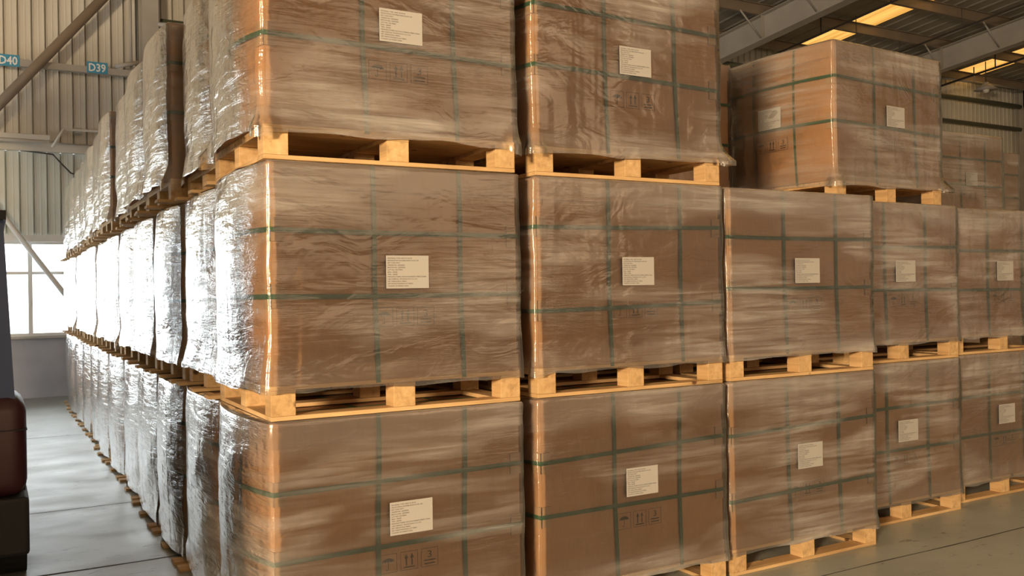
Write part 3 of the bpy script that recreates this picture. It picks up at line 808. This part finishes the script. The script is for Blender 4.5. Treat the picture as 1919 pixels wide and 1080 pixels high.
# sprinkler pipes, droppers and the bay lamp under the roof at right
def hung_pipe(label, pts, r, drops, mat='dark_pipe'):
    t = empty('sprinkler_pipe', pts[0], label, 'pipe', 'sprinkler pipes under the roof')
    o = Vector(pts[0]); bm = bmesh.new(); polytube(bm, [Vector(p) - o for p in pts], r); put('pipe', to_mesh(bm, 'pipe', M[mat], True), t)
    for p in drops:
        bm = bmesh.new(); tube(bm, Vector(p) - o, Vector((p[0], p[1], roof_z(p[1]) + 0.02)) - o, 0.016, 6); put('hanger', to_mesh(bm, 'hanger', M[mat]), t)
hung_pipe('dark pipe hung beside the first amber skylight', [(15.0, y, roof_z(y) - 0.42) for y in (11.9, 6, 0, -6)], 0.022, [(15.0, y, roof_z(y) - 0.42) for y in (10.4, 8.6, 6.5, 3.0)])
hung_pipe('dark pipe hung between the amber skylight and the second rafter', [(17.9, y, roof_z(y) - 0.42) for y in (11.9, 6, 0, -6)], 0.022, [(17.9, y, roof_z(y) - 0.42) for y in (10.6, 9.0, 7.0, 3.0)])
hung_pipe('dark pipe hung just right of the second rafter', [(20.4, y, roof_z(y) - 0.78) for y in (11.9, 6, 0, -6)], 0.028, [(20.4, y, roof_z(y) - 0.78) for y in (11.4, 9.8, 7.8, 3.0)])
hung_pipe('thin pipe crossing near the back wall under the right skylight', [(20.4, 11.6, 6.98), (22.6, 11.6, 7.02), (26.5, 11.6, 7.05)], 0.03, [(22.3, 11.6, 7.0), (25.2, 11.6, 7.05)], 'steel')
hung_pipe('pair pipe hung close to the left rafter', [(13.95, y, roof_z(y) - 0.5) for y in (11.9, 6, 0)], 0.03, [(13.95, y, roof_z(y) - 0.5) for y in (11.2, 7.5)])
t = empty('bay_lamp', (22.2, 11.2, 6.72), 'unlit disc shaped bay lamp hanging before the right far wall', 'ceiling light')
bm = bmesh.new(); tube(bm, (0, 0, 0.14), (0, 0, 0.2), 0.10, 20, 0.06); tube(bm, (0, 0, 0.0), (0, 0, 0.14), 0.30, 24, 0.10); put('shade', to_mesh(bm, 'shade', M['steel_light'], True), t)
bm = bmesh.new(); tube(bm, (0, 0, 0.2), (0, 0, roof_z(11.2) + 0.03 - 6.72), 0.012, 6); put('stem', to_mesh(bm, 'stem', M['dark_pipe']), t)
bm = bmesh.new(); bmesh.ops.create_uvsphere(bm, u_segments=14, v_segments=8, radius=0.08); put('bulb', to_mesh(bm, 'bulb', M['white_metal'], True), t, (0, 0, -0.01))
t = empty('hanging_lamp', (15.9, 10.2, 6.7), 'small lamp hanging on a thin rod before the amber skylight', 'ceiling light')
bm = bmesh.new(); tube(bm, (0, 0, 0), (0, 0, 0.12), 0.07, 14, 0.03); put('shade', to_mesh(bm, 'shade', M['steel_light'], True), t)
bm = bmesh.new(); tube(bm, (0, 0, 0.12), (0, 0, roof_z(10.2) + 0.03 - 6.7), 0.01, 6); put('stem', to_mesh(bm, 'stem', M['dark_pipe']), t)

# ------------------------------------------------------------------ forklift at the left edge
fk = empty('forklift', (-1.38, 2.0, 0), 'maroon forklift with black chassis and blue guard pillars at the left edge', 'forklift')
def fpart(name, mat, *d, bevel=0.0, parent=None):
    return put(name, to_mesh(bm_box(*d, bevel=bevel), name, M[mat], bool(bevel > 0.03)), parent or fk)
def rounded(name, mat, x0, x1, y0, y1, z0, z1, r, parent=None):
    bm = bmesh.new(); box(bm, x0, x1, y0, y1, z0, z1)
    bmesh.ops.bevel(bm, geom=bm.edges[:], offset=r, segments=5, affect='EDGES', profile=0.5)
    me = to_mesh(bm, name, M[mat], True)
    return put(name, me, parent or fk)
cw = rounded('counterweight', 'maroon', -0.575, 0.575, 0.0, 0.62, 0.47, 1.02, 0.09)
bm = bmesh.new(); box(bm, -0.576, 0.576, -0.002, 0.45, 0.835, 0.842); put('body_seam', to_mesh(bm, 'body_seam', M['black']), cw)
fpart('chassis', 'black', -0.57, 0.580, -0.02, 1.9, 0.16, 0.475, bevel=0.02)
rounded('engine_cover', 'maroon', -0.48, 0.48, 0.6, 1.25, 0.46, 0.92, 0.06)
rounded('seat', 'black', -0.26, 0.26, 0.72, 1.18, 0.93, 1.06, 0.05)
bm = bmesh.new(); box(bm, -0.25, 0.25, 0.64, 0.74, 1.03, 1.5, 0.03); put('backrest', to_mesh(bm, 'backrest', M['black']), fk)
for x, sx in ((-0.485, -1), (0.485, 1)):
    for y, r in ((0.32, 0.25), (1.68, 0.29)):
        bm = bmesh.new(); tube(bm, (x - 0.085, y, r), (x + 0.085, y, r), r, 28)
        wh = put('wheel', to_mesh(bm, 'wheel', M['black']), fk)
        bm = bmesh.new(); tube(bm, (x + sx * 0.08, y, r), (x + sx * 0.10, y, r), r * 0.5, 20); put('hub', to_mesh(bm, 'hub', M['maroon']), wh)
# guard pillars lean inwards towards the top
def pillar(p0, p1, a=0.045):
    bm = bmesh.new(); vs = []
    for p in (p0, p1):
        for dx, dy in ((-a, -a), (a, -a), (a, a), (-a, a)): vs.append(bm.verts.new((p[0] + dx, p[1] + dy, p[2])))
    for f in ((3, 2, 1, 0), (4, 5, 6, 7), (0, 1, 5, 4), (1, 2, 6, 5), (2, 3, 7, 6), (3, 0, 4, 7)): bm.faces.new([vs[i] for i in f])
    put('guard_pillar', to_mesh(bm, 'guard_pillar', M['navy']), fk)
for s in (-1, 1):
    pillar((s * 0.475, 0.10, 1.0), (s * 0.43, 0.14, 2.0)); pillar((s * 0.5, 1.75, 0.47), (s * 0.43, 1.15, 2.0), 0.035)
bm = bmesh.new()
box(bm, -0.49, 0.49, 0.02, 0.10, 1.98, 2.03); box(bm, -0.49, 0.49, 1.2, 1.28, 1.98, 2.03)
box(bm, -0.49, -0.43, 0.1, 1.2, 1.98, 2.03); box(bm, 0.43, 0.49, 0.1, 1.2, 1.98, 2.03)
for k in range(5): box(bm, -0.33 + k * 0.15, -0.29 + k * 0.15, 0.1, 1.2, 1.99, 2.02)
put('overhead_guard', to_mesh(bm, 'overhead_guard', M['black']), fk)
mt = put('mast', to_mesh(bm_box(-0.36, -0.26, 1.98, 2.10, 0.08, 2.05), 'mast', M['navy']), fk)
put('mast', to_mesh(bm_box(0.26, 0.36, 1.98, 2.10, 0.08, 2.05), 'mast', M['navy']), fk)
bm = bmesh.new()
for z in (0.3, 1.1, 2.0): box(bm, -0.36, 0.36, 2.0, 2.06, z - 0.04, z + 0.04)
box(bm, -0.4, 0.4, 2.1, 2.14, 0.15, 0.5); put('carriage', to_mesh(bm, 'carriage', M['black']), fk)
for x in (-0.25, 0.25):
    bm = bmesh.new(); box(bm, x - 0.05, x + 0.05, 2.14, 2.18, 0.04, 0.55); box(bm, x - 0.05, x + 0.05, 2.18, 3.1, 0.04, 0.075); put('fork', to_mesh(bm, 'fork', M['black']), fk)
bm = bmesh.new(); tube(bm, (0, 1.6, 0.47), (0, 1.42, 1.05), 0.025)
sc_ = put('steering_column', to_mesh(bm, 'steering_column', M['black'], True), fk)
bm = bmesh.new()
rg = [Vector((0.15 * math.cos(a), 1.41 + 0.13 * math.sin(a), 1.06 + 0.06 * math.sin(a))) for a in [2 * PI * i / 20 for i in range(21)]]
polytube(bm, rg, 0.014, 6); put('steering_wheel', to_mesh(bm, 'steering_wheel', M['black'], True), sc_)
